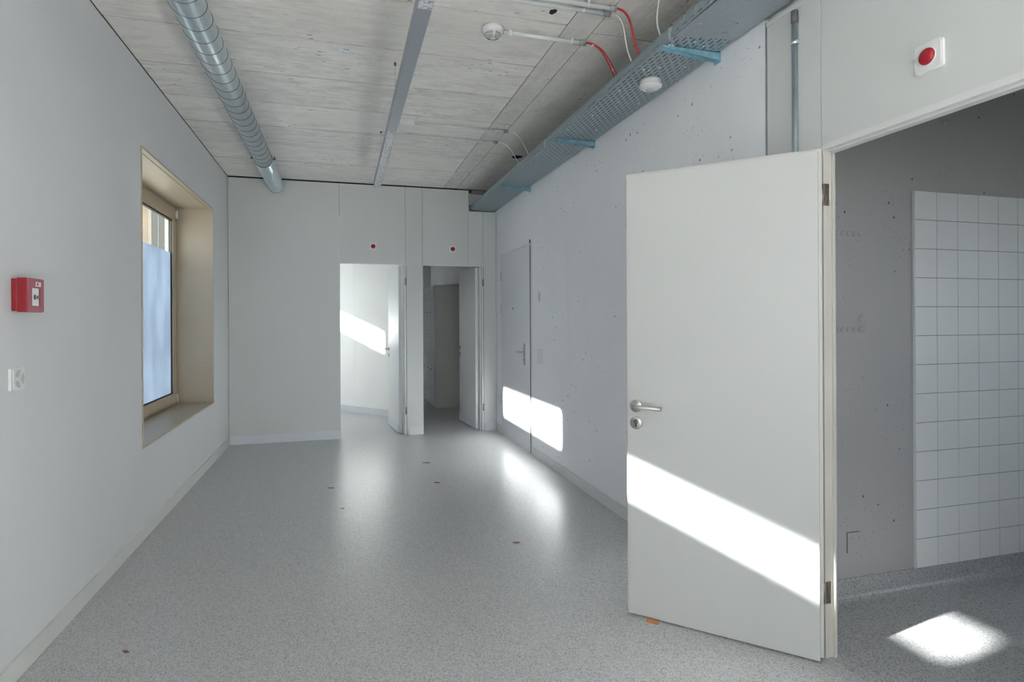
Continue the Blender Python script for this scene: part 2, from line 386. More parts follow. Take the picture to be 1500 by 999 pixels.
def make_window(n, y0, y1, label, film_top=2.073, blind_z=None, detail=False, film='film_lift'):
    w_ = thing('window_%d' % n, label, 'window', (0, 0, 0), kind='structure')
    T = 0.014
    xo, xi = -1.66, XL + 0.006
    xg = -1.575
    # lining of the reveal
    MB().box(xo, xi, y0, y0 + T, WZ0, WZ1).build('reveal_jamb', 'beige', w_)
    jb = MB().box(xo, xi, y1 - T, y1, WZ0, WZ1).build('reveal_jamb', 'beige', w_)
    MB().box(xo, xi, y0 + T, y1 - T, WZ0, WZ0 + T).build('window_sill', 'beige', w_)
    MB().box(xi - 0.034, xi, y0 + T, y1 - T, WZ1 - T, WZ1).build('head_trim', 'beige', w_)
    MB().box(xo, xi - 0.039, y0 + T, y1 - T, WZ1 - T - 0.001, WZ1).build('reveal_head', 'beige', w_)
    # fixed frame and sash
    a, b_, c, d = y0 + T, y1 - T, WZ0 + T, WZ1 - T - 0.001
    fr = MB()
    FW = 0.055
    for q in ((a, b_, c, c + FW * 0.8), (a, b_, d - FW, d), (a, a + FW, c + FW * 0.8, d - FW), (b_ - FW, b_, c + FW * 0.8, d - FW)):
        fr.box(xo + 0.01, xg + 0.002, *q)
    fr.build('window_frame', 'beige', w_)
    ga, gb, gc, gd = y0 + 0.05, y1 - 0.155, 0.712, 2.396
    sh = MB()
    for q in ((a + FW * 0.6, b_ - FW * 0.6, c + FW * 0.45, gc), (a + FW * 0.6, b_ - FW * 0.6, gd, d - FW * 0.6), (a + FW * 0.6, ga, gc, gd), (gb, b_ - FW * 0.6, gc, gd)):
        sh.box(xg - 0.03, xg + 0.016, *q)
    sash = sh.build('sash', 'beige', w_)
    gk = MB(); g_ = 0.014
    for q in ((ga, gb, gc, gc + g_ * 0.7), (ga, gb, gd - g_, gd), (ga, ga + g_, gc, gd), (gb - g_, gb, gc, gd)):
        gk.box(xg - 0.02, xg + 0.006, *q)
    gk.build('gasket', 'gasket', sash)
    MB().box(xg - 0.012, xg - 0.006, ga + 0.002, gb - 0.002, gc + 0.002, gd - 0.002).build('pane', 'glass_dim' if film_top else 'glass', sash)
    if film_top:
        MB().box(xg - 0.0055, xg - 0.0045, ga + g_, gb - g_, gc + g_ * 0.7, min(film_top, gd - g_)).build('frosted_film', film, sash)  # on window two this is the opaque sheet added to block light
    if blind_z:   # outside blind let down a little over the clear strip
        MB().box(xg - 0.08, xg - 0.075, ga - 0.1, gb + 0.1, blind_z, gd + 0.12).build('blind', 'ext_white', w_)
    if detail:
        for zc in (2.46, 0.655):
            h = MB().lathe([(0.009, 0), (0.009, 0.085)], (xg + 0.026, b_ - 0.038, zc - 0.045), (0, 0, 1), 12)
            h.box(xg + 0.012, xg + 0.028, b_ - 0.046, b_ - 0.020, zc - 0.030, zc + 0.030)
            h.build('hinge', 'white_pl', w_)
        for u, v in ((275, 361), (294, 361), (297, 535)):
            q = hit(u, v, 1, y1 - T)
            MB().lathe([(0.006, 0), (0.005, 0.002)], (q.x, y1 - T + 0.0005, q.z), (0, -1, 0), 10).build('screw', 'frame', jb)
    return w_
make_window(1, *WIN[1], 'deep beige metal window with frosted lower pane and clear strip above', detail=True, film='film')
make_window(2, *WIN[2], 'outer wall window beside the camera that throws the light stripe on the door', blind_z=2.272, film='light_stop_sheet')
make_window(3, *WIN[3], 'outer wall window lighting the room behind the left rear doorway')
make_window(6, *WIN[6], 'unseen clear outer wall window added behind the camera for fill light', film_top=None)
make_window(4, *WIN[4], 'fully frosted outer wall window of the locker room', film_top=2.39)

# ---- right wall: painted concrete, then a light partition with the washroom door
RD0, RD1, RDZ = 5.915, 7.165, 2.225          # opening of the closed door
wr = MB()
wr.box(XR, XR + 0.2, 2.345, RD0, 0, ZC - 0.002); wr.box(XR, XR + 0.2, RD1, 13.4, 0, ZC - 0.002); wr.box(XR, XR + 0.2, RD0, RD1, RDZ, ZC - 0.002)
struct(wr.build('wall_right', 'conc_white'), 'white painted concrete wall pitted with small blow holes', 'wall')
for yj, z0j in ((2.975, 2.0), (4.9, 0.1)):
    B('formwork_joint', 'conc_white', XR - 0.0012, XR, yj - 0.003, yj + 0.003, z0j, 2.80, bpy.data.objects['wall_right'], 0.0004)
OP0, OP1, OPZ = 1.055, 2.000, 2.103          # washroom door opening
part = struct(bpy.data.objects.new('wall_partition', None), 'grey-white panelled partition with the washroom doorway', 'wall'); COL.objects.link(part)
JT = 0.0016
B('wall_panel', 'panel', XR, XR + PW, 2.012 + JT, 2.335, 0, 2.765, part)
B('wall_panel', 'panel', XR, XR + PW, OP1 + 0.0, 2.012 - JT, 0, OPZ + 0.02, part)
B('wall_panel', 'panel', XR, XR + PW, OP0, 2.012 - JT, OPZ + 0.021, 2.765, part)
B('wall_panel', 'panel', XR, XR + PW, -0.5, OP0 - JT, 0, 2.765, part)
B('wall_panel', 'panel', XR, XR + PW, YR, -0.5 - JT * 2, 0, 2.765, part)
B('head_strip', 'frame_white', XR - 0.004, XR + PW, YR, 2.335, 2.765, 2.785, part)
B('upper_panel', 'panel', XR + 0.01, XR + PW, YR, 2.335, 2.785, ZC - 0.002, part)
B('corner_strip', 'galv_plate', XR - 0.003, XR + PW, 2.3365, 2.3445, 0, 2.79, part)

# ---- back wall: grey-white panels around two doorways, cut out for duct and tray
D1a, D1b, D2a, D2b, DZ = -0.018, 0.765, 0.970, 1.742, 2.102
bw_ = struct(bpy.data.objects.new('wall_back', None), 'grey-white panelled end wall with two open doorways', 'wall'); COL.objects.link(bw_)
YT, ZT = YB + 0.09, ZC - 0.014
def bpanel(x0, x1, z0, z1): B('wall_panel', 'panel', x0 + JT, x1 - JT, YB, YT, z0, z1, bw_)
bpanel(XL + 0.004, D1a, 0, ZT); bpanel(D1a, D1b, DZ, ZT); bpanel(D1b, D2a, 0, ZT)
TRX0 = 1.553
bpanel(D2a, TRX0, DZ, ZT); bpanel(TRX0, D2b, DZ, 2.792); bpanel(D2b, XR - 0.003, 0, 2.792)
B('tray_cutout_edge', 'frame_white', TRX0, TRX0 + 0.009, YB - 0.004, YT, 2.792, ZT, bw_)
B('tray_cutout_edge', 'frame_white', TRX0, XR - 0.003, YB - 0.003, YT, 2.785, 2.794, bw_)
B('cutout_filler', 'panel', TRX0 + 0.01, XR - 0.003, YB + 0.055, YT, 2.88, 3.035, bw_)
B('mineral_wool', 'rubble', TRX0 + 0.05, XR - 0.003, YB + 0.01, YT, 3.025, ZT + 0.012, bw_, 0.008)
# plaster patch with a hole ring around the duct
DUX, DUZ, DUR = -0.722, 2.982, 0.082
pl = MB(); ring = []
for k in range(33):
    a = math.pi + math.pi * k / 32; ring.append((DUX + (DUR + 0.006) * math.cos(a), DUZ + (DUR + 0.006) * math.sin(a)))
poly = [(DUX - 0.118, ZT), (DUX - 0.118, DUZ - 0.118), (DUX + 0.112, DUZ - 0.118), (DUX + 0.112, ZT), (ring[-1][0], ZT)] + ring[::-1] + [(ring[0][0], ZT)]
pl.prism(poly, -0.004, (0, YB, 0)); pl.build('plaster_patch', 'panel', bw_)
pr = MB(); outer = []
for k in range(33):
    a = math.pi + math.pi * k / 32; outer.append((DUX + (DUR + 0.011) * math.cos(a), DUZ + (DUR + 0.011) * math.sin(a)))
pr.prism(outer + ring[::-1], -0.007, (0, YB, 0)); pr.build('sealing_ring', 'frame_white', bw_)

# ---- rooms behind the end wall
AX, AY, BX, BY = 0.90, 8.575, XL - 0.03, 11.31         # slanting partition between the two rear rooms
dv = Vector((BX - AX, BY - AY, 0)).normalized(); nv = Vector((dv.y, -dv.x, 0))
ln = (Vector((BX, BY, 0)) - Vector((AX, AY, 0))).length
sw = thing('wall_slanting', 'white slanting partition seen through the left rear doorway', 'wall', (AX, AY, 0), math.atan2(dv.y, dv.x), kind='structure')
B('wall_panel', 'lifted_white', 0, 1.15 - JT, -0.09, 0, 0, ZC - 0.004, sw); B('wall_panel', 'lifted_white', 1.15 + JT, ln, -0.09, 0, 0, ZC - 0.004, sw)
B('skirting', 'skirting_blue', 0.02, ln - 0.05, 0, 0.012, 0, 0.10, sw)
struct(B('wall_divider', 'lifted_white', 0.84, 0.93, YT + 0.002, 8.6, 0, ZC - 0.004), 'short partition between the two rear doorways', 'wall')
struct(B('wall_far', 'panel', XL, XR, 13.2, 13.35, 0, ZC - 0.004), 'far end wall of the locker room', 'wall')
# ---- rear end behind the camera: glazing added to bring in fill light
rw = MB(); RW0, RW1, RWZ0, RWZ1 = -0.75, 1.15, 0.80, 2.50
rw.box(-1.66, RW0, YR - 0.15, YR, 0, ZC); rw.box(RW1, XR + 0.05, YR - 0.15, YR, 0, ZC); rw.box(RW0, RW1, YR - 0.15, YR, 0, RWZ0); rw.box(RW0, RW1, YR - 0.15, YR, RWZ1, ZC)
struct(rw.build('wall_rear', 'plaster'), 'wall behind the camera with added glazing', 'wall')
wv = thing('window_5', 'unseen glazed front added behind the camera for fill light', 'window', (0, 0, 0), kind='structure')
for k in range(3):
    x0 = RW0 + (RW1 - RW0) * k / 3; x1 = RW0 + (RW1 - RW0) * (k + 1) / 3
    f_ = MB()
    for q in ((x0, x1, RWZ0, RWZ0 + 0.06), (x0, x1, RWZ1 - 0.06, RWZ1), (x0, x0 + 0.05, RWZ0, RWZ1), (x1 - 0.05, x1, RWZ0, RWZ1)):
        f_.box(q[0], q[1], YR - 0.11, YR - 0.05, q[2], q[3])
    fo = f_.build('sash', 'beige', wv)
    MB().box(x0 + 0.05, x1 - 0.05, YR - 0.085, YR - 0.08, RWZ0 + 0.06, RWZ1 - 0.06).build('pane', 'glass', fo)

# ---- washroom shell and tiles
ww = struct(B('wall_washroom', 'conc_grey', XR + 0.2, 4.7, YW, YW + 0.2, 0, ZC - 0.002), 'grey concrete washroom wall with a field of square white tiles', 'wall')
wsd = MB(); WY0, WY1, WS0, WS1 = 0.40, 1.40, 1.05, 2.20
wsd.box(4.55, 4.7, -0.8, WY0, 0, ZC - 0.002); wsd.box(4.55, 4.7, WY1, YW, 0, ZC - 0.002); wsd.box(4.55, 4.7, WY0, WY1, 0, WS0); wsd.box(4.55, 4.7, WY0, WY1, WS1, ZC - 0.002)
struct(wsd.build('wall_washroom_side', 'plaster'), 'side wall of the washroom out of view', 'wall')
w8 = thing('window_8', 'washroom window out of view on the right', 'window', (0, 0, 0), kind='structure')
f8 = MB()
for q in ((WY0, WY1, WS0, WS0 + 0.06), (WY0, WY1, WS1 - 0.06, WS1), (WY0, WY0 + 0.06, WS0, WS1), (WY1 - 0.06, WY1, WS0, WS1)): f8.box(4.62, 4.67, *q)
f8.build('sash', 'beige', w8); MB().box(4.64, 4.645, WY0 + 0.06, WY1 - 0.06, WS0 + 0.06, WS1 - 0.06).build('pane', 'glass', w8)
struct(B('wall_washroom_near', 'plaster', XR + PW, 4.55, -0.8, -0.65, 0, ZC - 0.002), 'near wall of the washroom out of view', 'wall')
TX0, TZ0, TPX, TPZ, TN, TM = 2.858, 0.107, 0.1468, 0.1507, 11, 13
B('grout_bed', 'grout', TX0, TX0 + TN * TPX, YW - 0.0088, YW, TZ0, TZ0 + TM * TPZ, ww)
B('tile_edge_trim', 'frame_white', TX0 - 0.007, TX0, YW - 0.011, YW, TZ0, TZ0 + TM * TPZ, ww)
tm = None
for j in range(TM):
    for i in range(TN):
        if tm is None:
            o = MB().box(0.0016, TPX - 0.0016, -0.0105, 0, 0.0016, TPZ - 0.0016, 0.0012).build('tile', 'tile', ww); tm = o.data
        else:
            o = bpy.data.objects.new('tile', tm); COL.objects.link(o); o.parent = ww
        o.location = (TX0 + i * TPX, YW, TZ0 + j * TPZ)
# coved upstand of the floor covering
prof = [(0, 0.107), (-0.006, 0.107), (-0.007, 0.060)]
for k in range(7):
    a = R(90 * k / 6); prof.append((-0.007 - 0.05 * (1 - math.cos(a)), 0.052 - 0.05 * math.sin(a)))
prof += [(-0.075, 0.0008), (-0.075, -0.01), (0, -0.01)]
cv = MB(); cv.prism([(a, b_) for a, b_ in prof], 2.6, (XR + PW, YW, 0), (0, 1, 0), (0, 0, 1), (1, 0, 0))
struct(cv.build('baseboard_washroom', 'floor_wet'), 'dark coved skirting turned up from the washroom floor', 'skirting')
# filled chases and plugs in the concrete beside the door frame
for i, (v0, v1) in enumerate(((331, 353), (472, 494))):
    a = hit(1218, v0, 1, YW); b_ = hit(1264, v1, 1, YW)
    st_ = B('filled_chase', 'conc_grey', a.x, b_.x, YW - 0.0025, YW, b_.z, a.z, ww, 0.001)
    for k in range(5):
        xx = a.x + (b_.x - a.x) * (0.16 + 0.18 * k); zz = (a.z + b_.z) / 2
        MB().lathe([(0.013, 0), (0.011, 0.003), (0.006, 0.002), (0.0, 0.001)], (xx, YW - 0.0025, zz), (0, -1, 0), 14).build('filler_knob', 'conc_grey', st_)
for u, v in ((1262, 467), (1262, 482), (1383, 181)):
    q = hit(u, v, 1, YW)
    MB().lathe([(0.018, 0), (0.018, 0.006), (0.012, 0.008), (0.0, 0.005)], (q.x, YW, q.z), (0, -1, 0), 18).build('wall_plug', 'conc_grey', ww)
a = hit(1241, 781, 1, YW); b_ = hit(1263, 807, 1, YW)
B('filled_patch', 'conc_grey', a.x, b_.x, YW - 0.003, YW, b_.z, a.z, ww, 0.001)
B('patch_crack', 'grey_dark', a.x - 0.004, a.x - 0.001, YW - 0.0015, YW, b_.z, a.z, ww)
B('patch_crack', 'grey_dark', a.x - 0.004, b_.x - 0.02, YW - 0.0015, YW, a.z + 0.001, a.z + 0.004, ww)

# ---- skirtings
def skirting(name, mat, x0, x1, y0, y1, h, label): return struct(B(name, mat, x0, x1, y0, y1, 0, h, None, 0.0015), label, 'skirting')
skirting('baseboard_left', 'skirting', XL, XL + 0.014, YR, YB - 0.002, 0.085, 'pale skirting strip along the window wall')
skirting('baseboard_back', 'skirting_blue', XL + 0.016, D1a - 0.002, YB - 0.012, YB, 0.10, 'white skirting on the end wall left of both doorways')
skirting('baseboard_pillar', 'skirting_blue', D1b + 0.03, D2a - 0.002, YB - 0.012, YB, 0.10, 'short white skirting on the pier between the rear doorways')
skirting('baseboard_corner', 'skirting_blue', D2b + 0.03, XR - 0.016, YB - 0.012, YB, 0.10, 'short white skirting right of the locker room doorway')
skirting('baseboard_right', 'skirting', XR - 0.014, XR, 2.35, RD0 - 0.012, 0.085, 'pale skirting strip along the white concrete wall')
skirting('baseboard_right_end', 'skirting', XR - 0.014, XR, RD1 + 0.004, YB - 0.012, 0.085, 'bit of pale skirting in the corner beyond the closed door')
# black strip standing for the shade in the joint between wall and ceiling
B('ceiling_joint_shade', 'dark', XL + 0.004, TRX0, YB + 0.02, YB + 0.05, ZT - 0.004, ZC + 0.004, bw_)

# ================================================================== DOORS
def lever(parent, x, z, face_y, dirx, sgn=1, length=0.128, rose=0.027, lock_dz=-0.073, plate=None):
    """lever handle with round roses on the face at local y = face_y; sgn = outward side"""
    h = MB()
    h.lathe([(rose, 0), (rose, 0.006), (rose * 0.93, 0.008), (0.011, 0.0085), (0.010, 0.045)], (x, face_y, z), (0, sgn, 0), 28)
    pts = [(x, face_y + sgn * 0.035, z)] + bez((x, face_y + sgn * 0.040, z), (x, face_y + sgn * 0.052, z), (x, face_y + sgn * 0.052, z), (x + dirx * 0.014, face_y + sgn * 0.052, z), 6) + [(x + dirx * length, face_y + sgn * 0.052, z)]
    h.tube(pts, 0.0095, 14)
    o = h.build('handle', 'steel', parent)
    if lock_dz:
        l = MB().lathe([(rose, 0), (rose, 0.006), (rose * 0.93, 0.008), (0.0, 0.008)], (x, face_y, z + lock_dz), (0, sgn, 0), 28).build('lock_rose', 'steel', parent)
        k = MB().lathe([(0.0105, 0), (0.0105, 0.0095), (0, 0.0095)], (x, face_y, z + lock_dz + 0.007), (0, sgn, 0), 18)
        k.box(x - 0.004, x + 0.004, min(face_y, face_y + sgn * 0.0095), max(face_y, face_y + sgn * 0.0095), z + lock_dz - 0.017, z + lock_dz + 0.004)
        k.build('keyhole', 'steel_dark', l)
    return o

# ---- large open washroom door in the foreground
d4 = thing('door_4', 'large white door standing half open in the foreground at the washroom doorway', 'door', (0, 0, 0), kind='structure')
hx, hy = 1.865, 1.974; ang = math.atan2(2.568 - hy, 1.310 - hx)
leaf = bpy.data.objects.new('leaf', None); COL.objects.link(leaf); leaf.parent = d4; leaf.location = (hx, hy, 0); leaf.rotation_euler = (0, 0, ang)
LW, LH = 0.812, 2.085
core = MB().box(0.0, LW, -0.026, 0.0, 0.008, LH, 0.0012).build('leaf_panel', 'door', leaf)
lip = MB().box(-0.012, LW + 0.014, -0.042, -0.0262, 0.012, LH + 0.016, 0.0012).build('rebate_lip', 'door_edge', leaf)
lever(leaf, LW - 0.043, 0.995, 0.0, -1, 1, 0.135, 0.029, -0.080)
lever(leaf, LW - 0.043, 0.995, -0.042, -1, -1, 0.135, 0.029, -0.080)
fr = MB()                                # steel frame: rebated jambs and head
fr.box(XR - 0.004, XR + 0.036, OP1 - 0.002, OP1 + 0.012, 0, OPZ + 0.012)
fr.box(XR + 0.034, XR + 0.042, OP1 - 0.010, OP1 + 0.010, 0, OPZ + 0.004)
fr.box(XR + 0.042, XR + PW + 0.002, OP1 - 0.006, OP1 + 0.008, 0, OPZ + 0.004)
fr.build('hinge_jamb', 'frame', d4)
fh = MB().box(XR - 0.005, XR + 0.020, OP0, OP1 + 0.004, OPZ - 0.004, OPZ + 0.014)
fh.box(XR + 0.020, XR + PW + 0.004, OP0, OP1 - 0.006, OPZ - 0.012, OPZ + 0.010)
fh.box(XR, XR + PW, OP0, OP1, OPZ + 0.010, OPZ + 0.021)
fh.build('frame_head', 'frame_white', d4)
MB().box(XR - 0.005, XR + 0.020, OP0 - 0.02, OP0 + 0.006, 0, OPZ + 0.014).box(XR + 0.018, XR + PW + 0.004, OP0 - 0.002, OP0 + 0.022, 0, OPZ - 0.016).build('lock_jamb', 'frame', d4)
for zc in (1.915, 0.27):
    h = MB().lathe([(0.008, 0), (0.008, 0.085)], (XR - 0.010, OP1 + 0.002, zc - 0.043), (0, 0, 1), 14)
    h.box(XR - 0.002, XR + 0.022, OP1 - 0.0045, OP1 - 0.001, zc - 0.045, zc + 0.045)
    h.build('hinge', 'brass', d4)
wg = MB().prism([(0, 0), (0.052, 0), (0.052, 0.009), (0, 0.004)], 0.028, (0, 0, 0), (1, 0, 0), (0, 0, 1), (0, 1, 0)).build('door_wedge', 'wedge')
q = hit(956, 908, 2, 0.0); wg.location = (q.x + 0.018, q.y - 0.030, 0.0005); wg.rotation_euler = (0, 0, ang)
tag(wg, 'small orange wooden wedge on the floor under the open foreground door', 'wedge')

# ---- two open doors in the end wall
def rear_door(n, x0, x1, label, tx, ty):
    d = thing('door_%d' % n, label, 'door', (0, 0, 0), kind='structure')
    f = MB()
    f.box(x0 - 0.002, x0 + 0.006, YB - 0.003, YT + 0.004, 0, DZ); f.box(x0 - 0.002, x1 + 0.002, YB - 0.003, YT + 0.004, DZ - 0.007, DZ + 0.003)
    f.build('door_lining', 'frame_white', d)
    f = MB().box(x1 - 0.036, x1 - 0.004, YB + 0.05, YT + 0.004, 0, DZ - 0.008)
    f.box(x1 - 0.018, x1 + 0.003, YB - 0.004, YB + 0.05, 0, DZ - 0.008); f.build('hinge_jamb', 'frame_white', d)
    MB().box(x1 + 0.0032, x1 + 0.0085, YB - 0.0045, YB - 0.0005, 0.0, DZ - 0.02).build('gap_shade_strip', 'grey_dark', d)  # dark strip that stands for the shade beside the jamb
    hx, hy = x1 - 0.040, YT + 0.012
    lf = bpy.data.objects.new('leaf', None); COL.objects.link(lf); lf.parent = d; lf.location = (hx, hy, 0)
    lf.rotation_euler = (0, 0, math.atan2(ty - hy, tx - hx))
    W = 0.775
    MB().box(0, W, 0, 0.04, 0.008, DZ - 0.012, 0.001).build('leaf_panel', 'door_pale', lf)
    MB().box(0.03, W - 0.004, 0.04, 0.050, 0.012, 0.105, 0.001).build('kick_strip', 'skirting_blue', lf)
    lever(lf, W - 0.05, 1.03, 0.04, -1, 1, 0.12, 0.025, -0.085)
    lever(lf, W - 0.05, 1.03, 0.0, -1, -1, 0.12, 0.025, -0.085)
    for zc in (1.89, 0.30):
        MB().lathe([(0.008, 0), (0.008, 0.09)], (x1 + 0.001, YB - 0.010, zc - 0.045), (0, 0, 1), 12).box(x1 - 0.012, x1 + 0.012, YB - 0.007, YB - 0.003, zc - 0.04, zc + 0.04).build('hinge', 'brass', d)
    return d
rear_door(1, D1a, D1b, 'white door opened into the sunlit room at the left rear doorway', 0.655, 8.28)
rear_door(2, D2a, D2b, 'white door opened into the dim locker room at the right rear doorway', 1.640, 8.28)

# ---- closed door in the white concrete wall
d3 = thing('door_3', 'closed flush white door with long handle plate in the white concrete wall', 'door', (0, 0, 0), kind='structure')
lf = B('leaf', 'door_pale', XR - 0.004, XR + 0.045, 5.985, RD1 - 0.03, 0.006, RDZ - 0.018, d3, 0.001)
MB().box(XR + 0.01, XR + 0.06, RD0, 5.98, 0, RDZ).box(XR - 0.003, XR + 0.012, RD0 - 0.008, 5.950, 0, RDZ - 0.02).build('lock_jamb', 'frame_white', d3)
MB().box(XR + 0.001, XR + 0.06, RD1 - 0.0265, RD1, 0, RDZ).build('hinge_jamb', 'frame_white', d3)
MB().box(XR + 0.001, XR + 0.06, 5.98, RD1 - 0.0265, RDZ - 0.0145, RDZ).build('frame_head', 'frame_white', d3)
MB().box(XR + 0.0, XR + 0.05, 5.953, 5.983, 0.0, RDZ - 0.03).build('gap_shade_strip', 'dark', d3)  # black bar painted as the shade between jamb and leaf
MB().box(XR - 0.014, XR - 0.004, 5.945, 5.962, RDZ - 0.006, RDZ + 0.030).build('latch', 'steel_dark', d3)
pp = hit(769, 520, 0, XR)
hp = MB().prism(rounded(0.045, 0.235, 0.022), -0.010, (XR - 0.004, pp.y, 1.035), (0, 1, 0), (0, 0, 1), (1, 0, 0))
ho = hp.build('handle_plate', 'steel', lf)
hl = MB().tube([(XR - 0.012, pp.y, 1.06)] + bez((XR - 0.04, pp.y, 1.06), (XR - 0.06, pp.y, 1.06), (XR - 0.062, pp.y, 1.06), (XR - 0.062, pp.y + 0.02, 1.06), 6) + [(XR - 0.06, pp.y + 0.125, 1.06)], 0.010, 12)
hl.build('lever', 'steel', ho)
MB().lathe([(0.009, 0), (0.009, 0.003), (0, 0.003)], (XR - 0.0138, pp.y, 0.975), (-1, 0, 0), 14).build('keyhole', 'steel_dark', ho)
sp = hit(752, 452, 0, XR)
MB().lathe([(0.012, 0), (0.011, 0.004), (0.0, 0.005)], (XR - 0.004, sp.y, sp.z), (-1, 0, 0), 14).build('door_viewer', 'steel_dark', lf)
for zc in (1.95, 1.55, 0.42):
    MB().lathe([(0.009, 0), (0.009, 0.1)], (XR - 0.010, RD1 - 0.018, zc - 0.05), (0, 0, 1), 10).build('hinge', 'frame_white', d3)

# ================================================================== CEILING SERVICES
# ---- spiral duct
du = thing('ventilation_duct', 'galvanized spiral ventilation duct running along the ceiling beside the window wall', 'duct', (DUX, 0, DUZ))
Y0, Y1 = -0.5, YB + 0.3
MB().tube([(0, Y0, 0), (0, (Y0 + Y1) / 2, 0), (0, Y1, 0)], DUR, 56).build('pipe', 'galv', du)
PITCH = 0.140; turns = (6.20 - Y0) / PITCH; n = int(turns * 32)
hp = [((DUR + 0.0008) * math.cos(2 * math.pi * i / 32), Y0 + PITCH * i / 32, (DUR + 0.0008) * math.sin(2 * math.pi * i / 32)) for i in range(n)]
MB().tube(hp, 0.0019, 5).build('spiral_seam', 'steel_dark', du)
sleeve = MB().tube([(0, 6.22, 0), (0, Y1, 0)], DUR + 0.0015, 48).build('sleeve', 'galv', du)
rg = MB()
for k in range(13):
    yy = 6.40 + 0.075 * k; rg.tube([((DUR + 0.002) * math.cos(2 * math.pi * i / 40), yy, (DUR + 0.002) * math.sin(2 * math.pi * i / 40)) for i in range(41)], 0.0016, 5, cap=False)
rg.build('sleeve_rib', 'galv', du)
cl = MB().lathe([(DUR + 0.0025, 0), (DUR + 0.0065, 0), (DUR + 0.0065, 0.022), (DUR + 0.0025, 0.022)], (0, 6.195, 0), (0, 1, 0), 48).build('pipe_clamp', 'galv', du)
for s in (-1, 1):
    MB().box(s * (DUR + 0.018) - 0.012, s * (DUR + 0.018) + 0.012, 6.197, 6.215, 0.0, 0.012).box(s * (DUR + 0.02) - 0.005, s * (DUR + 0.02) + 0.005, 6.201, 6.211, 0.0, 0.03).build('clamp_ear', 'steel_dark', cl)
MB().lathe([(DUR + 0.0022, 0), (DUR + 0.0042, 0.0), (DUR + 0.0042, 0.012), (DUR + 0.0022, 0.012)], (0, 6.182, 0), (0, 1, 0), 48).build('clamp_gasket', 'gasket', cl)

# ---- linear luminaire hung on thin wires
LX, LZ = 0.365, 2.80
la = thing('linear_lamp', 'long slim hanging lamp profile, grey in the middle with pale prismatic ends', 'lamp', (LX, 0, LZ))
LYa, LYb, LYc, LYd = 0.9, 2.665, 4.46, 6.365
hw = 0.034
bd = MB()
for x in (-1, 1): bd.box(min(x * hw, x * (hw - 0.002)), max(x * hw, x * (hw - 0.002)), LYa, LYd, 0.0, 0.062)
bd.box(-hw, hw, LYa, LYd, 0.060, 0.063); bd.build('profile', 'lamp_grey', la)
MB().box(-hw + 0.0022, hw - 0.0022, LYb + 0.001, LYc - 0.001, 0.0, 0.004).build('blank_cover', 'lamp_grey', la)
for a, b_ in ((LYa + 0.002, LYb - 0.001), (LYc + 0.001, LYd - 0.002)):
    MB().box(-hw + 0.0022, hw - 0.0022, a, b_, 0.0005, 0.006).build('prismatic_lens', 'lens', la)
for yy in (LYa, LYd): MB().box(-hw, hw, yy - 0.003, yy, 0.0, 0.063).build('end_cap', 'white_pl', la)
for yy in (1.5, 3.88, 5.316):
    wi = MB().tube([(-0.024, yy, 0.063), (-0.024, yy, ZC - LZ - 0.012)], 0.0012, 6).build('hanging_wire', 'steel', la)
    MB().lathe([(0.008, 0), (0.008, 0.018), (0.004, 0.022)], (-0.024, yy, ZC - LZ - 0.002), (0, 0, -1), 12).build('wire_anchor', 'brass', wi)

# ---- round sensor plate, junction box and paper label on the ceiling
q = hit(558, 178, 2, ZC)
tag(MB().lathe([(0.066, 0), (0.066, 0.005), (0.058, 0.009), (0, 0.010)], (q.x + 0.03, q.y, ZC + 0.001), (0, 0, -1), 32).build('round_cover_plate', 'white_pl'), 'round white blank cover on the ceiling beside the hanging lamp', 'cover plate')
jb = thing('junction_box', 'white square junction box on the ceiling where a grey conduit starts', 'box', (0.530, 4.985, ZC))
MB().box(-0.06, 0.06, -0.06, 0.06, -0.046, 0.0, 0.004).build('box_body', 'white_pl', jb); MB().box(-0.058, 0.058, -0.058, 0.058, -0.053, -0.0465, 0.003).build('box_lid', 'white_pl', jb)
a, b_ = hit(497, 66, 2, ZC), hit(522, 82, 2, ZC)
pa = thing('paper_label', 'small white paper label with scribbled marks stuck to the ceiling', 'label', ((a.x + b_.x) / 2, (a.y + b_.y) / 2, ZC), 0.06)
sh_ = MB().box(-0.052, 0.052, -0.042, 0.042, -0.004, -0.002).build('sheet', 'paper', pa)
for (x0, y0, x1, y1) in ((-0.03, -0.028, -0.012, -0.018), (-0.02, -0.014, 0.0, -0.026), (-0.005, -0.015, 0.004, -0.028), (-0.03, 0.018, -0.022, 0.026), (0.01, 0.022, 0.02, 0.018), (-0.01, 0.028, 0.0, 0.024), (0.026, 0.026, 0.04, 0.022)):
    MB().tube([(x0, y0, -0.0042), ((x0 + x1) / 2 + 0.003, (y0 + y1) / 2, -0.0042), (x1, y1, -0.0042)], 0.0016, 5).build('pen_mark', 'ink', sh_)

# ---- smoke detector
q = hit(722, 41, 2, ZC)
sm = thing('smoke_detector', 'white slotted smoke detector on the concrete ceiling', 'detector', (0.836, 3.275, ZC))
MB().lathe([(0.062, 0), (0.062, 0.022), (0.056, 0.034), (0.046, 0.037), (0.040, 0.052), (0.018, 0.062), (0, 0.063)], (0, 0, 0.001), (0, 0, -1), 40).build('housing', 'white_pl', sm)
for j, (rr, zz) in enumerate(((0.0460, -0.0405), (0.0425, -0.0460), (0.0375, -0.0530), (0.0300, -0.0570), (0.0220, -0.0602))):
    for k in range(4):
        pts = [((rr) * math.cos(R(45 + 90 * k + t)), rr * math.sin(R(45 + 90 * k + t)), zz) for t in range(-38, 39, 6)]
        MB().tube(pts, 0.0016, 5).build('vent_slot', 'grey_dark', sm)

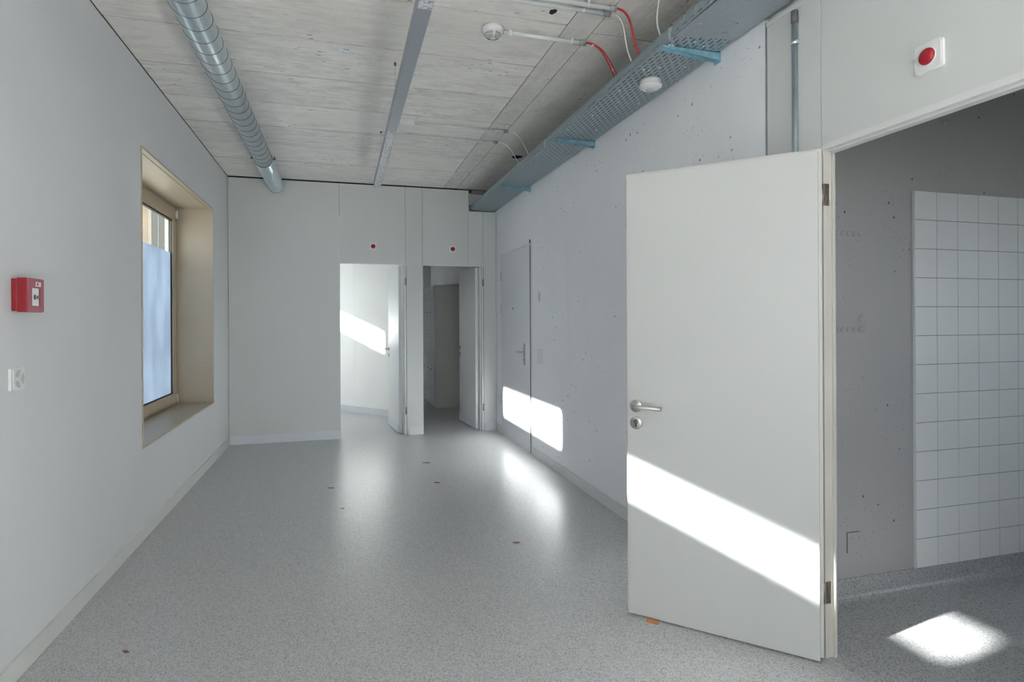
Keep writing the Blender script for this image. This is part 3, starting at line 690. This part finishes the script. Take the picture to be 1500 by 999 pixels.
# ---- conduits along the ceiling and their cables into the tray
def conduit(label, x0, x1, y, r, end_r=None, group=None):
    c = thing('conduit', label, 'conduit', (0, y, ZC - r - 0.008))
    MB().tube([(x0, 0, 0), (x1, 0, 0)], r, 18).build('pipe', 'conduit', c)
    MB().tube([(x1 - 0.012, 0, 0), (x1 + 0.030, 0, 0)], r * 1.22, 18).build('end_bush', 'bush', c)
    for xx in (x0 + (x1 - x0) * 0.08, x1 - (x1 - x0) * 0.12):
        MB().tube([(xx - 0.008, 0, 0), (xx + 0.008, 0, 0)], r * 1.15, 18).box(xx - 0.008, xx + 0.008, -r * 0.8, r * 0.8, 0, r + 0.008).build('clip', 'conduit', c)
    return c
conduit('grey conduit leading from the smoke detector towards the cable tray', 0.900, 1.375, 3.272, 0.0125)
conduit('nearer of the two parallel grey conduits at the top edge of the photo', 0.30, 1.378, 2.868, 0.0125)
conduit('farther of the two parallel grey conduits at the top edge of the photo', 0.30, 1.372, 2.925, 0.0115)
conduit('thin grey conduit leading from the white junction box towards the cable tray', 0.593, 1.375, 4.985, 0.011)
conduit('thin grey conduit leading from the lamp wire towards the cable tray', 0.350, 1.370, 5.316, 0.0095)
TX0_, TX1_, TZ_, TH = 1.588, 1.905, 2.806, 0.054       # cable tray section
def cable(label, mat, r, start, y_end, name='cable', bend=0.0, x_end=1.66, parent=None):
    s = Vector(start); e = Vector((x_end, y_end, TZ_ + 0.030))
    pk = Vector((TX0_ + 0.004 + bend, (s.y * 0.2 + y_end * 0.8), TZ_ + TH + 0.035))
    pts = bez(s, s + Vector((0.11, 0, 0.004)), pk + Vector((-0.05, 0, 0.09)), pk, 14) + bez(pk, pk + Vector((0.025, 0, -0.05)), e + Vector((-0.04, 0, 0.03)), e, 8)[1:]
    m = MB().tube(pts, r, 8)
    o = m.build(name, mat, parent)
    if label: tag(o, label, 'cable')
    return o
zc_ = ZC - 0.016
rp = thing('red_cable_pair', 'pair of red cables hanging from the detector conduit into the tray', 'cable', (0, 0, 0))
cable(None, 'red_cable', 0.0042, (1.40, 3.272, zc_), 3.29, parent=rp); cable(None, 'red_cable', 0.0042, (1.40, 3.266, zc_), 3.275, bend=0.012, parent=rp)
for q_ in ((1.452, 3.272, ZC - 0.024), (TX0_ - 0.002, 3.283, TZ_ + TH + 0.058)):
    MB().box(q_[0] - 0.005, q_[0] + 0.005, q_[1] - 0.008, q_[1] + 0.008, q_[2] - 0.008, q_[2] + 0.006, 0.001).build('cable_tie', 'white_pl', rp)
cable('single red cable hanging from the nearer top conduit into the tray', 'red_cable', 0.0060, (1.405, 2.868, zc_), 3.00)
cable('white cable hanging beside the single red cable into the tray', 'white_cable', 0.0042, (1.40, 2.925, zc_), 3.10)
cable('white cable hanging from the junction box conduit into the tray', 'white_cable', 0.0042, (1.40, 4.985, zc_), 5.02)
cable('white cable hanging from the thinnest conduit into the tray', 'white_cable', 0.0038, (1.395, 5.316, zc_), 5.33)
cable('white cable dropping from the ceiling at the top edge into the tray', 'white_cable', 0.0042, (1.42, 2.52, zc_), 2.80)

# ---- perforated cable tray
tr = thing('cable_tray', 'long perforated galvanized cable tray along the white concrete wall', 'cable tray', (0, 0, 0))
yA, yE = 2.45, YB + 0.25
th = 0.0015; SL, SP, SWd, RP = 0.040, 0.0625, 0.0062, 0.0256
pb = MB(); x = TX0_; nrow = 12
x_first = TX0_ + 0.018
for r_ in range(nrow):
    xs = x_first + RP * r_
    pb.box(x, xs - SWd / 2, yA, yE, TZ_, TZ_ + th)
    off = 0.0 if r_ % 2 == 0 else SP / 2
    y = yA; k = 0
    while True:
        s0 = yA + 0.02 + off + SP * k
        if s0 + SL > yE - 0.01: break
        pb.box(xs - SWd / 2, xs + SWd / 2, y, s0, TZ_, TZ_ + th); y = s0 + SL; k += 1
    pb.box(xs - SWd / 2, xs + SWd / 2, y, yE, TZ_, TZ_ + th)
    x = xs + SWd / 2
pb.box(x, TX1_, yA, yE, TZ_, TZ_ + th)
pb.build('perforated_base', 'galv_tray', tr)['kind'] = 'stuff'
yN = 0.4
sr = MB(); z0s, z1s = TZ_ + 0.012, TZ_ + 0.019
sr.box(TX0_ - th, TX0_, yN, yE, TZ_, z0s); sr.box(TX0_ - th, TX0_, yN, yE, z1s, TZ_ + TH)
k = 0; y = yN
while True:
    s0 = yN + 0.02 + SP * k
    if s0 + SL > yE - 0.01: break
    sr.box(TX0_ - th, TX0_, y, s0, z0s, z1s); y = s0 + SL; k += 1
sr.box(TX0_ - th, TX0_, y, yE, z0s, z1s)
sr.box(TX0_ - th - 0.004, TX0_ + 0.010, yN, yE, TZ_ + TH, TZ_ + TH + 0.004)
sr.build('side_rail', 'galv_tray', tr)['kind'] = 'stuff'
MB().box(TX1_, TX1_ + th, yN, yE, TZ_, TZ_ + TH).build('wall_rail', 'galv_tray', tr)
cp = MB().prism([(TX0_ + 0.003, 2.60), (TX1_ + 0.002, 2.545), (TX1_ + 0.002, yN), (TX0_ + 0.003, yN)], 0.002, (0, 0, TZ_ - 0.0025), (1, 0, 0), (0, 1, 0), (0, 0, 1)).build('base_plate', 'galv_plate', tr)
MB().box(TX0_ + 0.003, TX1_ + 0.008, yN, 2.335, TZ_ - 0.006, TZ_ - 0.003).build('overlap_plate', 'galv_plate', tr)
for (bx_, by_) in ((1.640, 2.56), (1.655, 2.56), (1.80, 2.50), (1.815, 2.50), (1.625, 2.45), (1.64, 2.45), (1.79, 2.40), (1.805, 2.40), (1.64, 2.66), (1.655, 2.66)):
    MB().lathe([(0.006, 0), (0.006, 0.003), (0.003, 0.006), (0, 0.006)], (bx_, by_, TZ_ - 0.0005 if by_ > 2.6 else TZ_ - 0.0025), (0, 0, -1), 10).build('bolt', 'steel', tr)
for yy in (4.528, 2.63): MB().box(TX0_ - th - 0.0045, TX0_ - th, yy - 0.008, yy + 0.008, TZ_, TZ_ + TH).build('joint_strip', 'galv', tr)
for yy in (2.615, 2.50, 2.40):
    MB().tube([(TX0_ - 0.003, yy, TZ_ + TH + 0.006), (TX0_ - 0.004, yy, TZ_ + TH - 0.02), (TX0_ - 0.004, yy + 0.02, TZ_ + 0.03), (TX0_ - 0.004, yy + 0.03, TZ_ + TH - 0.01)], 0.0018, 6).build('spring_clip', 'galv', tr)
    MB().box(TX0_ - 0.006, TX0_ + 0.004, yy - 0.006, yy + 0.006, TZ_ + TH + 0.004, TZ_ + TH + 0.012).build('clip_head', 'grey_dark', tr)
for (u, v) in ((943, 102), (950, 103), (966, 99), (1003, 98), (908, 133), (935, 152), (980, 66), (985, 67), (1030, 68), (1018, 62), (868, 169), (905, 150), (873, 191), (832, 190)):
    q = hit(u, v, 2, TZ_ - 0.003)
    MB().box(q.x - 0.006, q.x + 0.006, q.y - 0.004, q.y + 0.004, TZ_ - 0.006, TZ_, 0.001).build('cable_tie', 'white_pl', tr)
cb = thing('added_cable_bundle', 'unseen dark cables added inside the perforated cable tray to darken its slots', 'cables', (0, 0, 0))  # cables added inside the tray so the slots look dark
for k in range(13):
    xk = TX0_ + 0.014 + 0.0240 * k; rk = random.choice((0.0070, 0.0085))
    MB().tube([(xk + random.uniform(-0.003, 0.003), yN + 0.1 + (yE - yN - 0.2) * j / 8, TZ_ + 0.002 + rk) for j in range(9)], rk, 8).build('tray_cable', 'grey_dark', cb)
# cantilever brackets: one thing each
for yy, lab in ((2.712, 'nearest blue zinc bracket under the cable tray'), (4.312, 'middle blue zinc bracket under the cable tray'), (5.955, 'farthest blue zinc bracket under the cable tray')):
    br = thing('tray_bracket', lab, 'bracket', (XR, yy, TZ_), group='brackets carrying the cable tray')
    MB().prism([(0.0, -0.001), (-0.335, -0.001), (-0.335, -0.012), (-0.01, -0.040), (0.0, -0.040)], 0.0025, (0, -0.019, 0)).prism([(0.0, -0.001), (-0.335, -0.001), (-0.335, -0.012), (-0.01, -0.040), (0.0, -0.040)], 0.0025, (0, 0.0165, 0)).build('arm_web', 'zinc_blue', br)
    MB().prism([(0.0, -0.0005), (-0.335, -0.0005), (-0.335, -0.003), (0.0, -0.003)], 0.038, (0, -0.019, 0)).build('arm_top', 'zinc_blue', br)
    MB().box(-0.005, -0.0005, -0.026, 0.026, -0.052, 0.07).build('wall_plate', 'zinc_blue', br)
# presence detector on the tray
pd = thing('presence_detector', 'round white presence detector mounted under the cable tray', 'detector', (1.748, 3.115, TZ_))
MB().lathe([(0.060, 0.0005), (0.060, 0.028), (0.059, 0.029)], (0, 0, 0), (0, 0, -1), 40).build('base', 'white_pl', pd)
MB().lathe([(0.067, 0.0295), (0.066, 0.040), (0.052, 0.050), (0.026, 0.056), (0, 0.056)], (0, 0, 0), (0, 0, -1), 40).build('cap', 'white_pl', pd)
MB().lathe([(0.026, 0.054), (0.024, 0.062), (0.014, 0.068), (0, 0.070)], (0, 0, 0), (0, 0, -1), 28).build('sensor_lens', 'grey_pl', pd)

# ---- vertical conduit on the partition
vc = thing('wall_conduit', 'vertical steel conduit on the partition above the open door', 'conduit', (XR - 0.014, 2.145, 0))
MB().tube([(0, 0, 0.02), (0, 0, 2.70)], 0.0125, 18).build('pipe', 'galv', vc)
MB().tube([(0, 0, 2.695), (0, 0, 2.745)], 0.0150, 18).build('end_bush', 'grey_dark', vc)
MB().tube([(0, 0, 2.60), (0, 0, 2.615)], 0.0145, 18).box(-0.004, 0.0135, -0.016, 0.016, 2.60, 2.615).build('clip', 'galv', vc)

# ================================================================== WALL DEVICES
def alarm_lamp(loc, normal, w_, label, lens_r, square=True):
    t = thing('alarm_lamp', label, 'alarm lamp', loc, group=None)
    nrm = Vector(normal); ex = Vector((0, 0, 1)).cross(nrm); ez = Vector((0, 0, 1))
    if square:
        MB().prism(rounded(w_, w_, w_ * 0.12), 0.011, (0, 0, 0), ex, ez, nrm).build('plate', 'white_pl', t)
        MB().prism(rounded(w_ * 0.93, w_ * 0.93, w_ * 0.12), 0.004, nrm * 0.0111, ex, ez, nrm).build('cover', 'white_pl', t)
        b0 = 0.0152
    else:
        MB().lathe([(w_ / 2, 0), (w_ / 2, 0.010), (w_ * 0.46, 0.013), (0, 0.0135)], (0, 0, 0), nrm, 32).build('plate', 'white_pl', t); b0 = 0.0136
    MB().lathe([(lens_r * 1.08, b0), (lens_r * 1.08, b0 + 0.003), (lens_r, b0 + 0.0031)], (0, 0, 0), nrm, 32).build('lens_ring', 'white_pl', t)
    MB().lathe([(lens_r, b0 + 0.0032), (lens_r * 0.94, b0 + 0.008), (lens_r * 0.7, b0 + 0.014), (lens_r * 0.35, b0 + 0.0175), (0, b0 + 0.0185)], (0, 0, 0), nrm, 32).build('red_lens', 'red_lens', t)
    return t
alarm_lamp((XR - 0.0002, 1.535, 2.285), (-1, 0, 0), 0.098, 'large square white alarm lamp with red lens above the washroom doorway', 0.0285)
for u, v, lab in ((546.5, 361, 'small alarm lamp with red lens above the left rear doorway'), (663, 365, 'small alarm lamp with red lens above the locker room doorway')):
    q = hit(u, v, 1, YB)
    alarm_lamp((q.x, YB - 0.0002, q.z), (0, -1, 0), 0.088, lab, 0.027)
# fire call point
fa = thing('fire_alarm_box', 'red fire alarm call point with white press panel on the window wall', 'fire alarm', (XL, 2.83, 1.512))
MB().box(0, 0.020, -0.062, 0.062, -0.064, 0.064, 0.003).build('back_box', 'red', fa)
MB().box(0.020, 0.056, -0.066, 0.066, -0.068, 0.068, 0.004).build('housing', 'red', fa)
MB().box(0.0561, 0.0585, -0.064, 0.064, -0.066, 0.066, 0.001).build('front_frame', 'red_face', fa)
wp = MB().box(0.0586, 0.0610, -0.034, 0.014, -0.042, 0.028, 0.0008).build('press_panel', 'paper', fa)
MB().lathe([(0.011, 0), (0.011, 0.0012), (0, 0.0012)], (0.0611, -0.020, -0.008), (1, 0, 0), 20).build('dot_symbol', 'grey_dark', wp)
MB().prism([(-0.010, 0), (0.0, 0.008), (0.004, 0.008), (0.004, -0.008), (0.0, -0.008)], 0.0012, (0.0611, 0.003, -0.008), (0, 1, 0), (0, 0, 1), (1, 0, 0)).build('arrow_symbol', 'grey_dark', wp)
MB().box(0.0586, 0.0606, 0.015, 0.030, -0.042, 0.028, 0.0008).build('side_slot', 'red', fa)
tg = MB().box(0.0586, 0.0606, -0.006, 0.034, 0.036, 0.054, 0.0008).build('house_label', 'paper', fa)
MB().prism([(-0.014, -0.005), (0.0, -0.005), (0.0, 0.002), (-0.007, 0.007), (-0.014, 0.002)], 0.0008, (0.0607, 0.012, 0.045), (0, 1, 0), (0, 0, 1), (1, 0, 0)).build('house_symbol', 'red_face', tg)
# triple wall socket
so = thing('wall_socket', 'white three-way wall socket below the fire alarm', 'socket', (XL, 2.797, 1.180))
MB().prism(rounded(0.102, 0.090, 0.006), 0.010, (0, 0, 0), (0, 1, 0), (0, 0, 1), (1, 0, 0)).build('plate', 'white_pl', so)
MB().prism(rounded(0.082, 0.078, 0.010), 0.004, (0.0101, 0, 0), (0, 1, 0), (0, 0, 1), (1, 0, 0)).build('insert', 'white_pl', so)
for a0 in (0, 120, 240):
    poly = []
    for t in range(-46, 47, 8): poly.append((0.033 * math.cos(R(a0 + t)), 0.033 * math.sin(R(a0 + t))))
    for t in range(46, -47, -23): poly.append((0.010 * math.cos(R(a0 + t)), 0.010 * math.sin(R(a0 + t))))
    poly = [(x_ + 0.003 * math.cos(R(a0)), z_ + 0.003 * math.sin(R(a0))) for x_, z_ in poly]
    soq = MB().prism(poly, 0.0012, (0.0142, 0, 0), (0, 1, 0), (0, 0, 1), (1, 0, 0)).build('outlet_recess', 'grey_pl', so)
# switches beside the closed door
for u, v, w_, h_, lab in ((790, 435, 0.050, 0.10, 'small upper blank plate beside the closed door'), (791, 522, 0.115, 0.145, 'white switch plate beside the closed door at handle height')):
    q = hit(u, v, 0, XR)
    t = thing('switch_plate', lab, 'switch', (XR, q.y, q.z))
    MB().prism(rounded(w_, h_, 0.006), -0.009, (0, 0, 0), (0, 1, 0), (0, 0, 1), (1, 0, 0)).build('plate', 'frame_white', t)
    MB().prism(rounded(w_ * 0.72, h_ * 0.38, 0.004), -0.003, (-0.0091, 0, h_ * 0.22), (0, 1, 0), (0, 0, 1), (1, 0, 0)).build('rocker', 'white_pl', t)
    MB().prism(rounded(w_ * 0.72, h_ * 0.38, 0.004), -0.003, (-0.0091, 0, -h_ * 0.22), (0, 1, 0), (0, 0, 1), (1, 0, 0)).build('rocker', 'white_pl', t)

# ================================================================== LOCKERS IN THE REAR ROOM
def make_locker():
    t = thing('locker', '', 'locker', (0, 0, 0), group='row of lockers in the dim rear room')
    MB().box(0.018, 0.485, 0.001, 0.379, 0.0, 1.985, 0.002).build('body', 'locker', t)
    for z0, z1 in ((0.10, 1.02), (1.035, 1.965)):
        d = MB().box(0.0, 0.0175, 0.010, 0.370, z0, z1, 0.002).build('locker_door', 'locker_door', t)
        for zb in (z0 + 0.10, z1 - 0.22):
            for j in range(3):
                for yy in (0.08, 0.22):
                    MB().box(-0.004, 0.0, yy, yy + 0.10, zb + 0.05 * j, zb + 0.05 * j + 0.014, 0.001).build('vent_louvre', 'grey_pl', d)
        MB().lathe([(0.010, 0), (0.009, 0.012), (0, 0.013)], (0, 0.335, (z0 + z1) / 2 + 0.05), (-1, 0, 0), 12).build('lock', 'grey_dark', d)
    return t
def copy_tree(o, parent=None):
    c = o.copy(); COL.objects.link(c); c.parent = parent
    for ch in o.children: copy_tree(ch, c)
    return c
lk = make_locker()
labs = ['nearest grey locker seen through the right rear doorway, its side facing the camera', 'second grey locker from the front in the rear room row',
        'third grey locker from the front in the rear room row', 'fourth grey locker from the front in the rear room row', 'fifth grey locker from the front in the rear room row']
for i, lab in enumerate(labs):
    o = lk if i == 0 else copy_tree(lk)
    o.location = (1.43, 9.52 + 0.38 * i, 0.0); o['label'] = lab

# ================================================================== SCRAPS ON THE FLOOR
scr = [(625, 678, 0.045, 'brown dry leaf scrap on the floor nearest the rear doorways'), (640, 707, 0.030, 'dark scrap on the floor a step in front of the brown leaf'), (485, 715, 0.030, 'tiny brown crumbs on the floor left of the middle'),
       (757, 795, 0.028, 'dark splinter on the floor near the white concrete wall'), (502, 745, 0.018, 'single dark crumb on the floor left of the middle'), (184, 955, 0.020, 'reddish crumb on the floor near the bottom left corner')]
for u, v, s_, lab in scr:
    q = hit(u, v, 2, 0.0); poly = []
    for k in range(9):
        a = 2 * math.pi * k / 9; f_ = random.uniform(0.6, 1.1); poly.append((s_ * f_ * math.cos(a), 0.35 * s_ * f_ * math.sin(a)))
    o = MB().prism(poly, 0.003, (0, 0, 0), (1, 0, 0), (0, 1, 0), (0, 0, 1)).build('floor_scrap', 'leaf_brown')
    o.location = (q.x, q.y, 0.0005); o.rotation_euler = (0, 0, random.uniform(-0.6, 0.6)); tag(o, lab, 'scrap')

# ================================================================== OUTSIDE THE WINDOWS
struct(B('ground_outside', 'ext_ground', -60, -1.7, -40, 60, -0.6, -0.3), 'open ground outside the windows', 'ground')
struct(B('ground_behind', 'ext_ground', -1.7, 20, -40, YR - 0.4, -0.6, -0.3), 'open ground behind the glazed rear end', 'ground')
struct(B('ground_beyond', 'ext_ground', 4.75, 40, YR - 0.3, 60, -0.6, -0.3), 'open ground beyond the washroom', 'ground')
po = thing('timber_post', 'beige facade post just outside the clear window strip', 'post', (-2.25, 8.03, -0.3))
MB().box(-0.05, 0.05, -0.06, 0.06, 0, 3.3, 0.004).build('shaft', 'wood_ext', po); MB().box(-0.07, 0.07, -0.08, 0.08, 0, 0.05, 0.003).build('foot_plate', 'steel_dark', po)
bl = thing('neighbour_building', 'pale neighbouring building with vertical facade boards beyond the window', 'building', (-9.2, 31.0, -0.3))
B('body', 'ext_white', -4.0, 1.6, 0.03, 6.0, 0, 9.0, bl)
for k in range(10):
    x0 = -4.0 + 0.56 * k
    B('facade_board', 'wood_ext' if k % 3 == 1 else 'ext_grey', x0 + 0.02, x0 + 0.54, 0 - (0.05 if k % 3 == 1 else 0), 0.03, 0.2, 9.0, bl)
